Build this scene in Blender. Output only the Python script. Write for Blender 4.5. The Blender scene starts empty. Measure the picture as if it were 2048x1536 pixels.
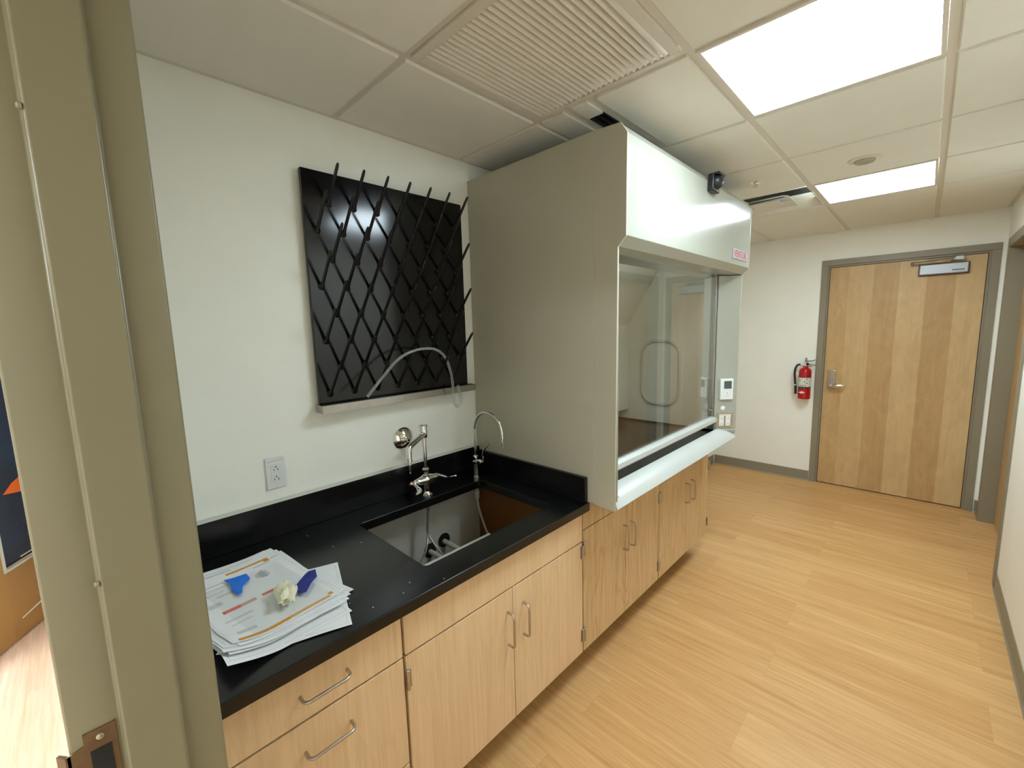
import bpy, bmesh, math, random
from mathutils import Vector, Matrix
random.seed(7)
S = bpy.context.scene
C = S.collection
R = math.radians
PI = math.pi

# ------------------------------------------------------------------ camera
def cam_axes(y, p, r):
    y, p, r = R(y), R(p), R(r)
    f = Vector((-math.sin(y)*math.cos(p), math.cos(y)*math.cos(p), math.sin(p)))
    rt = Vector((math.cos(y), math.sin(y), 0)); up = rt.cross(f)
    return rt*math.cos(r)+up*math.sin(r), -rt*math.sin(r)+up*math.cos(r), f
CAM = Vector((1.687, 0.0, 1.6104))
rt, up, fw = cam_axes(44.2017, -7.3752, -1.5718)
cd = bpy.data.cameras.new('camera'); cam = bpy.data.objects.new('camera', cd); C.objects.link(cam)
cd.sensor_fit = 'HORIZONTAL'; cd.sensor_width = 36; cd.lens = 851.97/2048*36
cd.clip_start = 0.02; cd.clip_end = 50
m = Matrix.Identity(4)
for i, v in enumerate((rt, up, -fw)):
    for j in range(3): m[j][i] = v[j]
for j in range(3): m[j][3] = CAM[j]
cam.matrix_world = m
S.camera = cam

# ------------------------------------------------------------------ light / world
w = bpy.data.worlds.new('world'); S.world = w; w.use_nodes = True
w.node_tree.nodes['Background'].inputs[0].default_value = (0.9, 0.95, 1, 1)
w.node_tree.nodes['Background'].inputs[1].default_value = 0.0
S.view_settings.view_transform = 'Standard'; S.view_settings.look = 'None'
S.view_settings.gamma = 1; S.view_settings.use_curve_mapping = False
S.view_settings.exposure = 1.12
PANEL = 12.0          # radiance of the lit ceiling panels
PANEL_HALL = 17.0      # unseen panels added beyond the doorway, turned up as fill

# ------------------------------------------------------------------ materials
def srgb(r, g, b):
    f = lambda c: (c/255/12.92 if c/255 <= .04045 else ((c/255+.055)/1.055)**2.4)
    return (f(r), f(g), f(b), 1)
class NT:
    def __init__(s, name):
        s.m = bpy.data.materials.new(name); s.m.use_nodes = True
        s.t = s.m.node_tree; s.b = s.t.nodes['Principled BSDF']
    def n(s, typ, **k):
        x = s.t.nodes.new(typ)
        for a, v in k.items():
            if a.startswith('i_'): x.inputs[a[2:].replace('_', ' ')].default_value = v
            else: setattr(x, a, v)
        return x
    def l(s, a, b): s.t.links.new(a, b)
    def set(s, **k):
        for a, v in k.items(): s.b.inputs[a.replace('_', ' ')].default_value = v
        return s
    def coord(s, scale=(1, 1, 1), kind='Object'):
        tc = s.n('ShaderNodeTexCoord'); mp = s.n('ShaderNodeMapping')
        mp.inputs['Scale'].default_value = scale
        s.l(tc.outputs[kind], mp.inputs[0]); return mp.outputs[0]
    def noise(s, vec, scale=5, detail=3, rough=.5, dist=0):
        x = s.n('ShaderNodeTexNoise'); x.inputs['Scale'].default_value = scale
        x.inputs['Detail'].default_value = detail; x.inputs['Roughness'].default_value = rough
        x.inputs['Distortion'].default_value = dist
        s.l(vec, x.inputs['Vector']); return x.outputs['Fac']
    def ramp(s, fac, stops):
        x = s.n('ShaderNodeValToRGB'); e = x.color_ramp.elements
        while len(e) < len(stops): e.new(.5)
        for q, (p, c) in zip(e, stops): q.position = p; q.color = c
        s.l(fac, x.inputs[0]); return x.outputs[0]
    def mix(s, a, b, fac, mode='MIX'):
        x = s.n('ShaderNodeMix', data_type='RGBA', blend_type=mode)
        if isinstance(fac, float): x.inputs[0].default_value = fac
        else: s.l(fac, x.inputs[0])
        for v, i in ((a, 6), (b, 7)):
            if isinstance(v, tuple): x.inputs[i].default_value = v
            else: s.l(v, x.inputs[i])
        return x.outputs[2]
    def bump(s, h, strength=.1, dist=.002):
        x = s.n('ShaderNodeBump'); x.inputs['Strength'].default_value = strength
        x.inputs['Distance'].default_value = dist
        s.l(h, x.inputs['Height']); s.l(x.outputs[0], s.b.inputs['Normal'])
def plain(name, col, rough=.5, metal=0., spec=.5, var=.04, scale=6, bump=0., bscale=300):
    k = NT(name); v = k.coord()
    f = k.noise(v, scale, 3)
    a = tuple(c*(1-var) for c in col[:3])+(1,); b = tuple(min(1, c*(1+var)) for c in col[:3])+(1,)
    k.l(k.ramp(f, [(.3, a), (.7, b)]), k.b.inputs['Base Color'])
    k.set(Roughness=rough, Metallic=metal, Specular_IOR_Level=spec)
    if bump: k.bump(k.noise(v, bscale, 2), bump)
    return k.m
M = {}
M['wall'] = plain('painted_wall', srgb(243, 240, 228), .55, var=.012, bump=.12, bscale=220)
M['wall_gloss'] = plain('painted_wall_eggshell', srgb(246, 246, 236), .4, var=.012, bump=.12, bscale=220)
M['tile'] = plain('ceiling_tile', srgb(230, 227, 216), .9, spec=.1, var=.015, bump=.2, bscale=500)
M['grid'] = plain('ceiling_grid', srgb(218, 210, 196), .5, var=.01)
M['base'] = plain('rubber_base', srgb(140, 130, 110), .5, var=.03)
M['frame'] = plain('taupe_metal_frame', srgb(130, 123, 97), .3, var=.02, scale=3)
M['frame2'] = plain('taupe_door_frame', srgb(140, 130, 108), .42, var=.02, scale=3)
M['hood'] = plain('hood_enamel', srgb(166, 166, 153), .15, spec=.35, var=.01)
M['hood_side'] = plain('hood_side_enamel', srgb(184, 180, 160), .35, spec=.5, var=.01)
M['liner'] = plain('hood_liner', srgb(222, 222, 212), .45, var=.02)
M['sill'] = plain('sill_enamel', srgb(190, 192, 185), .3, var=.02)
M['epoxy'] = plain('black_epoxy', (.0032, .0034, .0036, 1), .26, spec=.45, var=.15, scale=30)
M['rackblk'] = plain('rack_board_black', (.0018, .0018, .0021, 1), .135, spec=.5, var=.1)
M['peg'] = plain('peg_plastic', (.006, .0045, .005, 1), .3, var=.1)
M['blk'] = plain('black_plastic', (.012, .012, .014, 1), .35, var=.1)
M['dark'] = plain('duct_dark', (.006, .006, .006, 1), .8, var=.1)
M['wht'] = plain('white_plastic', srgb(228, 230, 226), .35, var=.01)
M['paper'] = plain('paper_white', srgb(242, 243, 244), .8, var=.02, scale=20)
M['chrome'] = plain('chrome', (.78, .77, .75, 1), .08, metal=1, var=.02)
M['steel'] = plain('brushed_steel', (.46, .45, .43, 1), .26, metal=1, var=.06, scale=40)
M['handle'] = plain('satin_nickel', (.50, .46, .41, 1), .3, metal=1, var=.03)
M['bronze'] = plain('bronze_strike', (.16, .10, .05, 1), .4, metal=.6, var=.15, scale=60)
M['alu'] = plain('closer_aluminium', (.42, .44, .45, 1), .4, metal=.5, var=.03)
M['alu_dark'] = plain('closer_dark_trim', srgb(90, 75, 66), .5, metal=.3, var=.03)  # dark brown rim around the closer body
M['red'] = plain('extinguisher_red', srgb(176, 6, 14), .25, var=.04)
M['rubber'] = plain('hose_rubber', (.014, .011, .014, 1), .5, var=.1)
M['labelw'] = plain('label_paper', srgb(214, 212, 196), .5, var=.03)
M['lcd'] = plain('lcd_grey', srgb(76, 88, 84), .2, var=.02)
M['tan'] = plain('tan_cover_plate', srgb(160, 140, 116), .4, var=.02)
M['gold'] = plain('gold_sticker', srgb(205, 180, 70), .5, var=.02)
M['logo'] = plain('logo_red', srgb(190, 60, 70), .5, var=.02)
M['plate'] = plain('name_plate_silver', srgb(190, 184, 186), .35, metal=.3, var=.02)
M['ink'] = plain('ink_grey', srgb(176, 182, 184), .8, var=.05)
M['inkfaint'] = plain('ink_faint', srgb(206, 210, 212), .8, var=.03)
M['orange'] = plain('print_orange', srgb(226, 152, 38), .7, var=.05, scale=30)
M['orange2'] = plain('print_orange_pale', srgb(220, 176, 120), .7, var=.05, scale=30)
M['printred'] = plain('print_red', srgb(222, 104, 84), .7, var=.05, scale=30)
M['printpink'] = plain('print_pink', srgb(220, 170, 164), .7, var=.05, scale=30)
M['blue'] = plain('painter_tape_blue', srgb(4, 118, 240), .5, var=.04)
M['navy'] = plain('painter_tape_navy', srgb(24, 42, 140), .5, var=.08)
M['cream'] = plain('masking_paper_cream', srgb(236, 232, 204), .6, var=.03)
M['pvc'] = plain('pvc_pipe', srgb(205, 202, 190), .4, var=.03)
M['braid'] = plain('braided_hose', (.45, .44, .41, 1), .35, metal=.8, var=.25, scale=400)
M['redmark'] = plain('red_index', srgb(190, 20, 30), .4, var=.02)
M['paneback'] = plain('cabinet_back_board', srgb(206, 204, 192), .6, var=.04)
M['sealant'] = plain('caulk_line', srgb(205, 206, 196), .5, var=.03)
M['orange_flat'] = plain('orange_flat', srgb(235, 110, 35), .5, var=.03)

def emit(name, col, st):
    k = NT(name); k.t.nodes.remove(k.b)
    e = k.n('ShaderNodeEmission'); e.inputs[0].default_value = col; e.inputs[1].default_value = st
    k.l(e.outputs[0], k.t.nodes['Material Output'].inputs[0]); return k.m
M['lamp'] = emit('lit_panel', (.85, 1.015, 1.12, 1), PANEL)
M['fill_hall'] = emit('hall_fill_panel', (.88, 1.0, 1.10, 1), PANEL_HALL)
M['hood_fill'] = emit('hood_fill_light', (.92, 1.0, .98, 1), 2.8)  # added fill for the hood cavity, no visible fixture

def wood(name, c0, c1, c2, axis='z', gr=60, fig=1.0, rough=.4, cath=.3):
    k = NT(name)
    if axis == 'z': sc, sc2 = (gr, gr, 1.6), (7, 7, .9)
    else: sc, sc2 = (1.6, gr, gr), (.9, 7, 7)
    f1 = k.noise(k.coord(sc), 1.6, 4, .6, .4)
    f2 = k.noise(k.coord(sc2), 1.2, 3, .5, .6)
    wv = k.n('ShaderNodeMath', operation='MULTIPLY'); k.l(f2, wv.inputs[0]); wv.inputs[1].default_value = 9
    fr = k.n('ShaderNodeMath', operation='PINGPONG'); k.l(wv.outputs[0], fr.inputs[0]); fr.inputs[1].default_value = .5
    col = k.ramp(f1, [(.28, c0), (.5, c1), (.75, c2)])
    fig_c = k.ramp(fr.outputs[0], [(0, (1-cath, 1-cath*1.2, 1-cath*1.4, 1)), (.22, (1, 1, 1, 1)), (1, (1.0, 1.0, 1.0, 1))])
    out = k.mix(col, fig_c, fig, 'MULTIPLY')
    k.l(out, k.b.inputs['Base Color']); k.set(Roughness=rough, Specular_IOR_Level=.4)
    k.bump(f1, .05, .001)
    return k.m
M['maple'] = wood('maple_veneer', srgb(210, 177, 135), srgb(219, 187, 146), srgb(226, 197, 157), gr=55, fig=.5, cath=.10)
M['ash'] = wood('ash_veneer', srgb(190, 155, 110), srgb(205, 171, 126), srgb(213, 181, 136), gr=40, fig=.7, cath=.24)
M['door_brown'] = plain('brown_hall_door', srgb(164, 124, 70), .4, var=.08, scale=5)
M['edge'] = plain('carcass_gap_shade', srgb(120, 76, 44), .5, var=.05)  # shade of the gaps between fronts put into the carcass colour
M['cabin'] = plain('cabinet_interior_wood', srgb(122, 76, 26), .6, var=.06)
M['toe'] = plain('toe_kick_board', srgb(150, 116, 72), .6, var=.05)

def door_wood():
    k = NT('birch_door_veneer'); tc = k.n('ShaderNodeTexCoord'); sep = k.n('ShaderNodeSeparateXYZ')
    k.l(tc.outputs['Object'], sep.inputs[0])
    d = k.n('ShaderNodeMath', operation='MULTIPLY_ADD'); k.l(sep.outputs[0], d.inputs[0]); d.inputs[1].default_value = 1/.1735; d.inputs[2].default_value = -1.137/.1735+20
    fl = k.n('ShaderNodeMath', operation='FLOOR'); k.l(d.outputs[0], fl.inputs[0])
    wn = k.n('ShaderNodeTexWhiteNoise', noise_dimensions='1D'); k.l(fl.outputs[0], wn.inputs['W'])
    pa = k.n('ShaderNodeMath', operation='MODULO'); k.l(fl.outputs[0], pa.inputs[0]); pa.inputs[1].default_value = 2
    sm = k.n('ShaderNodeMath', operation='MULTIPLY_ADD'); k.l(wn.outputs['Value'], sm.inputs[0]); sm.inputs[1].default_value = .35; 
    s1 = k.n('ShaderNodeMath', operation='MULTIPLY_ADD'); k.l(pa.outputs[0], s1.inputs[0]); s1.inputs[1].default_value = -.65; s1.inputs[2].default_value = .65
    k.l(s1.outputs[0], sm.inputs[2])
    strip = k.ramp(sm.outputs[0], [(0, srgb(190, 154, 104)), (.5, srgb(199, 165, 115)), (1, srgb(214, 184, 136))])
    f = k.noise(k.coord((22, 22, 1.5)), 1.5, 4, .6, .8)
    fc = k.ramp(f, [(.3, (.92, .90, .88, 1)), (.7, (1.05, 1.05, 1.05, 1))])
    f2 = k.noise(k.coord((4, 4, 2.2)), 2, 3, .5, 1.5)
    fc2 = k.ramp(f2, [(.35, (.94, .92, .90, 1)), (.65, (1.04, 1.04, 1.04, 1))])
    k.l(k.mix(k.mix(strip, fc, 1.0, 'MULTIPLY'), fc2, 1.0, 'MULTIPLY'), k.b.inputs['Base Color'])
    k.set(Roughness=.42, Specular_IOR_Level=.4); return k.m
M['door'] = door_wood()

def floor_mat(name, c1, c2, cm):
    k = NT(name); tc = k.n('ShaderNodeTexCoord'); m0 = k.n('ShaderNodeMapping'); m0.inputs['Location'].default_value = (-.04, .085, 0)
    k.l(tc.outputs['Object'], m0.inputs[0]); vec = m0.outputs[0]
    br = k.n('ShaderNodeTexBrick', offset=.41, offset_frequency=2)
    k.l(vec, br.inputs['Vector'])
    for a, v in (('Scale', 1.0), ('Brick Width', 1.22), ('Row Height', .235), ('Mortar Size', .0005), ('Mortar Smooth', .3), ('Bias', 0.)):
        br.inputs[a].default_value = v
    br.inputs['Color1'].default_value = c1; br.inputs['Color2'].default_value = c2; br.inputs['Mortar'].default_value = cm
    add = k.n('ShaderNodeVectorMath', operation='MULTIPLY_ADD')      # the grain jumps from plank to plank
    k.l(br.outputs['Color'], add.inputs[0]); add.inputs[1].default_value = (23, 61, 5); k.l(vec, add.inputs[2])
    def layer(sc, scale, det, dist, stops):
        mp = k.n('ShaderNodeMapping'); mp.inputs['Scale'].default_value = sc; k.l(add.outputs[0], mp.inputs[0])
        return k.ramp(k.noise(mp.outputs[0], scale, det, .6, dist), stops)
    a = layer((.9, 13, 1), 1.6, 4, .5, [(.30, (.86, .80, .73, 1)), (.46, (.98, .96, .93, 1)), (.58, (1.0, 1.0, 1.0, 1)), (.72, (1.13, 1.18, 1.22, 1))])
    b = layer((1.6, 42, 1), 1.5, 3, .3, [(.32, (.90, .88, .84, 1)), (.55, (1, 1, 1, 1)), (.74, (1.10, 1.12, 1.13, 1))])
    c = layer((6, 150, 1), 1.5, 2, .1, [(.3, (.95, .94, .92, 1)), (.7, (1.03, 1.03, 1.03, 1))])
    k.l(k.mix(k.mix(k.mix(br.outputs['Color'], a, 1.0, 'MULTIPLY'), b, 1.0, 'MULTIPLY'), c, 1.0, 'MULTIPLY'), k.b.inputs['Base Color'])
    k.set(Roughness=.45, Specular_IOR_Level=.4); return k.m
M['floor_hall'] = floor_mat('pale_vinyl_plank', srgb(222, 190, 164), srgb(232, 202, 178), srgb(205, 172, 144))
M['floor'] = floor_mat('vinyl_plank', srgb(203, 156, 99), srgb(213, 169, 112), srgb(190, 142, 86))


def glass(name, tint, refl=1.0, rough=0.0):
    k = NT(name); k.t.nodes.remove(k.b)
    tr = k.n('ShaderNodeBsdfTransparent'); tr.inputs[0].default_value = tint
    gl = k.n('ShaderNodeBsdfGlossy'); gl.inputs['Roughness'].default_value = rough
    lw = k.n('ShaderNodeLayerWeight'); lw.inputs[0].default_value = .5
    pw = k.n('ShaderNodeMath', operation='POWER'); k.l(lw.outputs['Facing'], pw.inputs[0]); pw.inputs[1].default_value = 5
    ma = k.n('ShaderNodeMath', operation='MULTIPLY_ADD'); k.l(pw.outputs[0], ma.inputs[0]); ma.inputs[1].default_value = .96; ma.inputs[2].default_value = .04
    mu = k.n('ShaderNodeMath', operation='MULTIPLY', use_clamp=True); k.l(ma.outputs[0], mu.inputs[0]); mu.inputs[1].default_value = refl
    mx = k.n('ShaderNodeMixShader'); k.l(mu.outputs[0], mx.inputs[0]); k.l(tr.outputs[0], mx.inputs[1]); k.l(gl.outputs[0], mx.inputs[2])
    k.l(mx.outputs[0], k.t.nodes['Material Output'].inputs[0]); return k.m
M['glass'] = glass('sash_glass', (.90, .90, .87, 1), 1.7)
M['film'] = glass('clear_film', (.985, .988, .988, 1), .9, .10)
def tubing():
    k = NT('clear_tubing'); k.set(Base_Color=(.62, .64, .62, 1), Roughness=.12, Specular_IOR_Level=1.0)
    tr = k.n('ShaderNodeBsdfTransparent'); tr.inputs[0].default_value = (.9, .92, .9, 1)
    lw = k.n('ShaderNodeLayerWeight'); lw.inputs[0].default_value = .5
    rr = k.n('ShaderNodeMapRange'); k.l(lw.outputs['Facing'], rr.inputs['Value']); rr.inputs['To Min'].default_value = .16; rr.inputs['To Max'].default_value = .75
    mx = k.n('ShaderNodeMixShader'); k.l(rr.outputs[0], mx.inputs[0]); k.l(tr.outputs[0], mx.inputs[1]); k.l(k.b.outputs[0], mx.inputs[2])
    k.l(mx.outputs[0], k.t.nodes['Material Output'].inputs[0]); return k.m
M['tube'] = tubing()
def pane_dark():
    k = NT('dark_door_lite'); v = k.coord()
    f = k.noise(v, 1.6, 2)
    k.l(k.ramp(f, [(.35, (.012, .012, .018, 1)), (.6, (.012, .03, .07, 1))]), k.b.inputs['Base Color'])
    k.set(Roughness=.15, Specular_IOR_Level=.5); return k.m
M['pane'] = pane_dark()

# ------------------------------------------------------------------ mesh helpers
class MB:
    def __init__(s): s.b = bmesh.new(); s.mi = 0
    def _f(s, vs):
        try:
            f = s.b.faces.new(vs); f.material_index = s.mi; return f
        except ValueError: return None
    def mat(s, i): s.mi = i; return s
    def box(s, x0, x1, y0, y1, z0, z1):
        v = [s.b.verts.new(p) for p in ((x0, y0, z0), (x1, y0, z0), (x1, y1, z0), (x0, y1, z0), (x0, y0, z1), (x1, y0, z1), (x1, y1, z1), (x0, y1, z1))]
        for q in ((3, 2, 1, 0), (4, 5, 6, 7), (0, 1, 5, 4), (1, 2, 6, 5), (2, 3, 7, 6), (3, 0, 4, 7)): s._f([v[i] for i in q])
        return s
    def prism(s, pts, a, b, axis='y'):
        """closed 2-D outline extruded from a to b; axis y: pts=(x,z); z: pts=(x,y); x: pts=(y,z)"""
        def P(p, t): return {'y': (p[0], t, p[1]), 'z': (p[0], p[1], t), 'x': (t, p[0], p[1])}[axis]
        A = [s.b.verts.new(P(p, a)) for p in pts]; B = [s.b.verts.new(P(p, b)) for p in pts]
        s._f(A[::-1]); s._f(B); n = len(pts)
        for i in range(n): s._f([A[i], A[(i+1) % n], B[(i+1) % n], B[i]])
        return s
    def poly(s, pts): s._f([s.b.verts.new(p) for p in pts]); return s
    def ring(s, c, n1, n2, r, k):
        return [s.b.verts.new(c+n1*(r*math.cos(2*PI*i/k))+n2*(r*math.sin(2*PI*i/k))) for i in range(k)]
    def tube(s, path, r, k=12, caps=True):
        P = [Vector(p) for p in path]; rs = r if isinstance(r, (list, tuple)) else [r]*len(P)
        prev = None; rings = []
        t0 = (P[1]-P[0]).normalized(); n1 = t0.orthogonal().normalized()
        for i, p in enumerate(P):
            if i == 0: t = P[1]-P[0]
            elif i == len(P)-1: t = P[-1]-P[-2]
            else: t = (P[i+1]-p).normalized()+(p-P[i-1]).normalized()
            t = t.normalized() if t.length > 1e-9 else t0
            n1 = (n1-t*n1.dot(t)).normalized(); n2 = t.cross(n1)
            rings.append(s.ring(p, n1, n2, rs[i], k))
        for A, B in zip(rings, rings[1:]):
            for i in range(k): s._f([A[i], A[(i+1) % k], B[(i+1) % k], B[i]])
        if caps: s._f(rings[0][::-1]); s._f(rings[-1])
        return s
    def lathe(s, base, prof, d=(0, 0, 1), k=24):
        """prof: list of (r, h) along direction d from base"""
        b = Vector(base); d = Vector(d).normalized(); n1 = d.orthogonal().normalized(); n2 = d.cross(n1)
        rings = [s.ring(b+d*h, n1, n2, max(r, 1e-4), k) for r, h in prof]
        for A, B in zip(rings, rings[1:]):
            for i in range(k): s._f([A[i], A[(i+1) % k], B[(i+1) % k], B[i]])
        s._f(rings[0][::-1]); s._f(rings[-1]); return s
    def xform(s, mat): bmesh.ops.transform(s.b, matrix=mat, verts=s.b.verts); return s
    def build(s, name, mats, parent=None, bevel=0., smooth=True, seg=2, angle=40):
        bmesh.ops.recalc_face_normals(s.b, faces=s.b.faces[:])
        me = bpy.data.meshes.new(name); s.b.to_mesh(me); s.b.free()
        if not isinstance(mats, (list, tuple)): mats = [mats]
        for q in mats: me.materials.append(M[q] if isinstance(q, str) else q)
        o = bpy.data.objects.new(name, me); C.objects.link(o)
        if parent is not None:
            o.parent = parent; o.matrix_parent_inverse = parent_inv(parent)
        if smooth:
            me.shade_auto_smooth(use_auto_smooth=True, angle=R(35)) if hasattr(me, 'shade_auto_smooth') else auto_smooth(me)
        if bevel:
            bv = o.modifiers.new('bevel', 'BEVEL'); bv.width = bevel; bv.segments = seg
            bv.limit_method = 'ANGLE'; bv.angle_limit = R(angle)
        return o
def auto_smooth(me):
    bm = bmesh.new(); bm.from_mesh(me)
    for f in bm.faces: f.smooth = True
    for e in bm.edges:
        if len(e.link_faces) != 2 or e.calc_face_angle(0) > R(35): e.smooth = False
    bm.to_mesh(me); bm.free()
def world_of(o):
    mt = Matrix.LocRotScale(o.location, o.rotation_euler.to_quaternion(), o.scale)
    return (world_of(o.parent) @ o.matrix_parent_inverse @ mt) if o.parent else mt
def parent_inv(p): return world_of(p).inverted()
def tag(o, label, cat, group=None, kind=None):
    if label: o['label'] = label
    if cat: o['category'] = cat
    if group: o['group'] = group
    if kind: o['kind'] = kind
    return o
def thing(name, loc, label, cat, group=None):
    o = bpy.data.objects.new(name, None); o.location = loc; o.empty_display_size = .05
    C.objects.link(o); return tag(o, label, cat, group)
def struct(name, mb, mats, bevel=0., **k):
    o = mb.build(name, mats, bevel=bevel, **k); o['kind'] = 'structure'; return o
def arc(c, r, a0, a1, u, v, n=12):
    c, u, v = Vector(c), Vector(u), Vector(v)
    return [c+u*(r*math.cos(R(a0+(a1-a0)*i/n)))+v*(r*math.sin(R(a0+(a1-a0)*i/n))) for i in range(n+1)]
def smoothpath(pts, n=6):
    P = [Vector(p) for p in pts]; P = [P[0]*2-P[1]]+P+[P[-1]*2-P[-2]]; out = []
    for i in range(1, len(P)-2):
        for j in range(n):
            t = j/n
            out.append(.5*((2*P[i])+(P[i+1]-P[i-1])*t+(2*P[i-1]-5*P[i]+4*P[i+1]-P[i+2])*t*t+(3*P[i]-P[i-1]-3*P[i+1]+P[i+2])*t**3))
    out.append(P[-2]); return out

# ------------------------------------------------------------------ key dimensions
H = 2.421; YE = 5.069; XR = 2.087; ZC = .875; YH = 1.452; YHE = 2.95; XF = .677
X1, X2, X3 = .510, 1.112, 1.684
YN0, YN1 = -.057, .100      # the near wall's two faces
XJ = .921                   # jamb of the doorway the camera stands in

# ================================================================== SETTING
struct('floor', MB().box(-.12, 2.3, YN0, 5.3, -.05, 0), 'floor')
struct('floor_hall', MB().box(-3.2, 2.8, -3.6, YN0-.0005, -.05, 0), 'floor_hall')
struct('floor_side', MB().box(-3.2, -.1205, YN0, YN1+.2, -.05, 0), 'floor_hall')

def ceiling():
    mb = MB(); xs = [0, X1, X2, X3, XR]; ys = [YN1, .18, .789, 1.3985, 2.008, 2.618, 3.227, 3.837, YE]
    mb.box(-.1, XR+.15, YN1, YE+.1, H+.13, H+.16)      # slab above the plenum
    skip = {(1, 2), (2, 3), (1, 3), (2, 6), (1, 6)}
    g = .012
    for i in range(4):
        for j in range(8):
            if (i, j) in skip: continue
            x0, x1, y0, y1 = xs[i]+g, xs[i+1]-g, ys[j]+g, ys[j+1]-g
            if i == 0: x0 = .022
            if i == 3: x1 = XR-.022
            if j == 7: y1 = YE-.022
            if y1-y0 < .02: continue
            mb.prism([(x0, H+.02), (x0, H+.006), (x0+.005, H), (x1-.005, H), (x1, H+.006), (x1, H+.02)], y0, y1)
    # cell beside the grille: a cut tile, two short strips and a slot between them
    mb.prism([(X1+g, H+.02), (X1+g, H), (.628, H), (.628, H+.02)], 1.3985+g, 2.008-g)
    mb.prism([(.668, H+.02), (.668, H), (.735, H), (.735, H+.02)], 1.3985+g, 1.520)
    mb.prism([(.775, H+.02), (.775, H), (X2-g, H), (X2-g, H+.02)], 1.3985+g, 2.008-g)
    c = struct('ceiling', mb, 'tile', smooth=False)
    gb = MB(); t = .0125; z0, z1 = H+.008, H+.016
    for x in (X1, X2, X3): gb.box(x-t, x+t, YN1, YE, z0, z1)
    for a, b in ((.628, .668), (.735, .775)): gb.box(a-.001, b+.001, 1.3985, 2.008, z0+.0005, z1)
    for j, y in enumerate(ys[1:-1]):
        gb.box(0, XR, y-t, y+t, z0+.0003, z1)
    gb.box(0, .024, YN1, YE, H+.004, z1); gb.box(XR-.024, XR, YN1, YE, H+.004, z1)
    gb.box(0, XR, YE-.024, YE, H+.0042, z1); gb.box(0, XR, YN1, YN1+.02, H+.0042, z1)
    gb.build('ceiling_grid', 'grid', c, smooth=False)
    return c
ceiling()
struct('wall_left', MB().box(-.12, 0, YN0, YE+.1, 0, H+.13), 'wall_gloss')
DO = (.972, 2.016, 2.122)     # far door opening x0 x1 z
mb = MB(); mb.box(0, DO[0], YE, YE+.1, 0, H+.13); mb.box(DO[1], XR, YE, YE+.1, 0, H+.13); mb.box(DO[0], DO[1], YE, YE+.1, DO[2], H+.13)
struct('wall_far', mb, 'wall')
D2 = (3.71, 4.86, 2.125)      # right-hand door recess y0 y1 z
mb = MB(); mb.box(XR, XR+.13, YN1, D2[0], 0, H+.13); mb.box(XR, XR+.13, D2[1], YE+.1, 0, H+.13); mb.box(XR, XR+.13, D2[0], D2[1], D2[2], H+.13)
mb.box(XR+.0, XR+.13, YN0-.0, YN1, 0, H+.13)
struct('wall_right', mb, 'wall')
mb = MB(); mb.box(-3.1, XJ-.012, YN0+.002, YN1-.002, 0, 2.7); mb.box(1.96, XR, YN0+.002, YN1-.002, 0, 2.7); mb.box(XJ-.012, 1.96, YN0+.002, YN1-.002, 2.15, 2.7)
struct('wall_near', mb, 'wall')
# the room the photographer stands at the edge of
struct('wall_back', MB().box(-3.2, 2.8, -3.6, -3.5, 0, 2.7), 'wall')
struct('wall_hall_left', MB().box(-3.2, -3.1, -3.5, YN1, 0, 2.7), 'wall')
struct('wall_hall_right', MB().box(2.7, 2.8, -3.5, YN1, 0, 2.7), 'wall')
struct('ceiling_hall', MB().box(-3.2, 2.8, -3.6, YN0, 2.6, 2.66), 'tile')
struct('wall_hall_near', MB().box(XR+.13, 2.7, YN0+.002, YN1-.002, 0, 2.7), 'wall')

# baseboards with a small toe
def base_prof(sx): return [(0, 0), (sx*.012, 0), (sx*.006, .01), (sx*.004, .094), (sx*.002, .1), (0, .1)]
def bb(name, axis, a, b, at, sgn):
    mb = MB()
    if axis == 'y': mb.prism([(at+p[0]*sgn, p[1]) for p in base_prof(1)], a, b, 'y')
    else: mb.prism([(at+p[0]*sgn, p[1]) for p in base_prof(1)], a, b, 'x')
    struct(name, mb, 'base', smooth=False)
bb('baseboard_far', 'x', .012, .922, YE, -1)
bb('baseboard_far_right', 'x', 2.068, XR, YE, -1)
bb('baseboard_left', 'y', 2.96, YE-.012, 0, 1)
bb('baseboard_right', 'y', YN1, 3.655, XR, -1)
bb('baseboard_right_end', 'y', 4.915, YE-.012, XR, -1)

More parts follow.
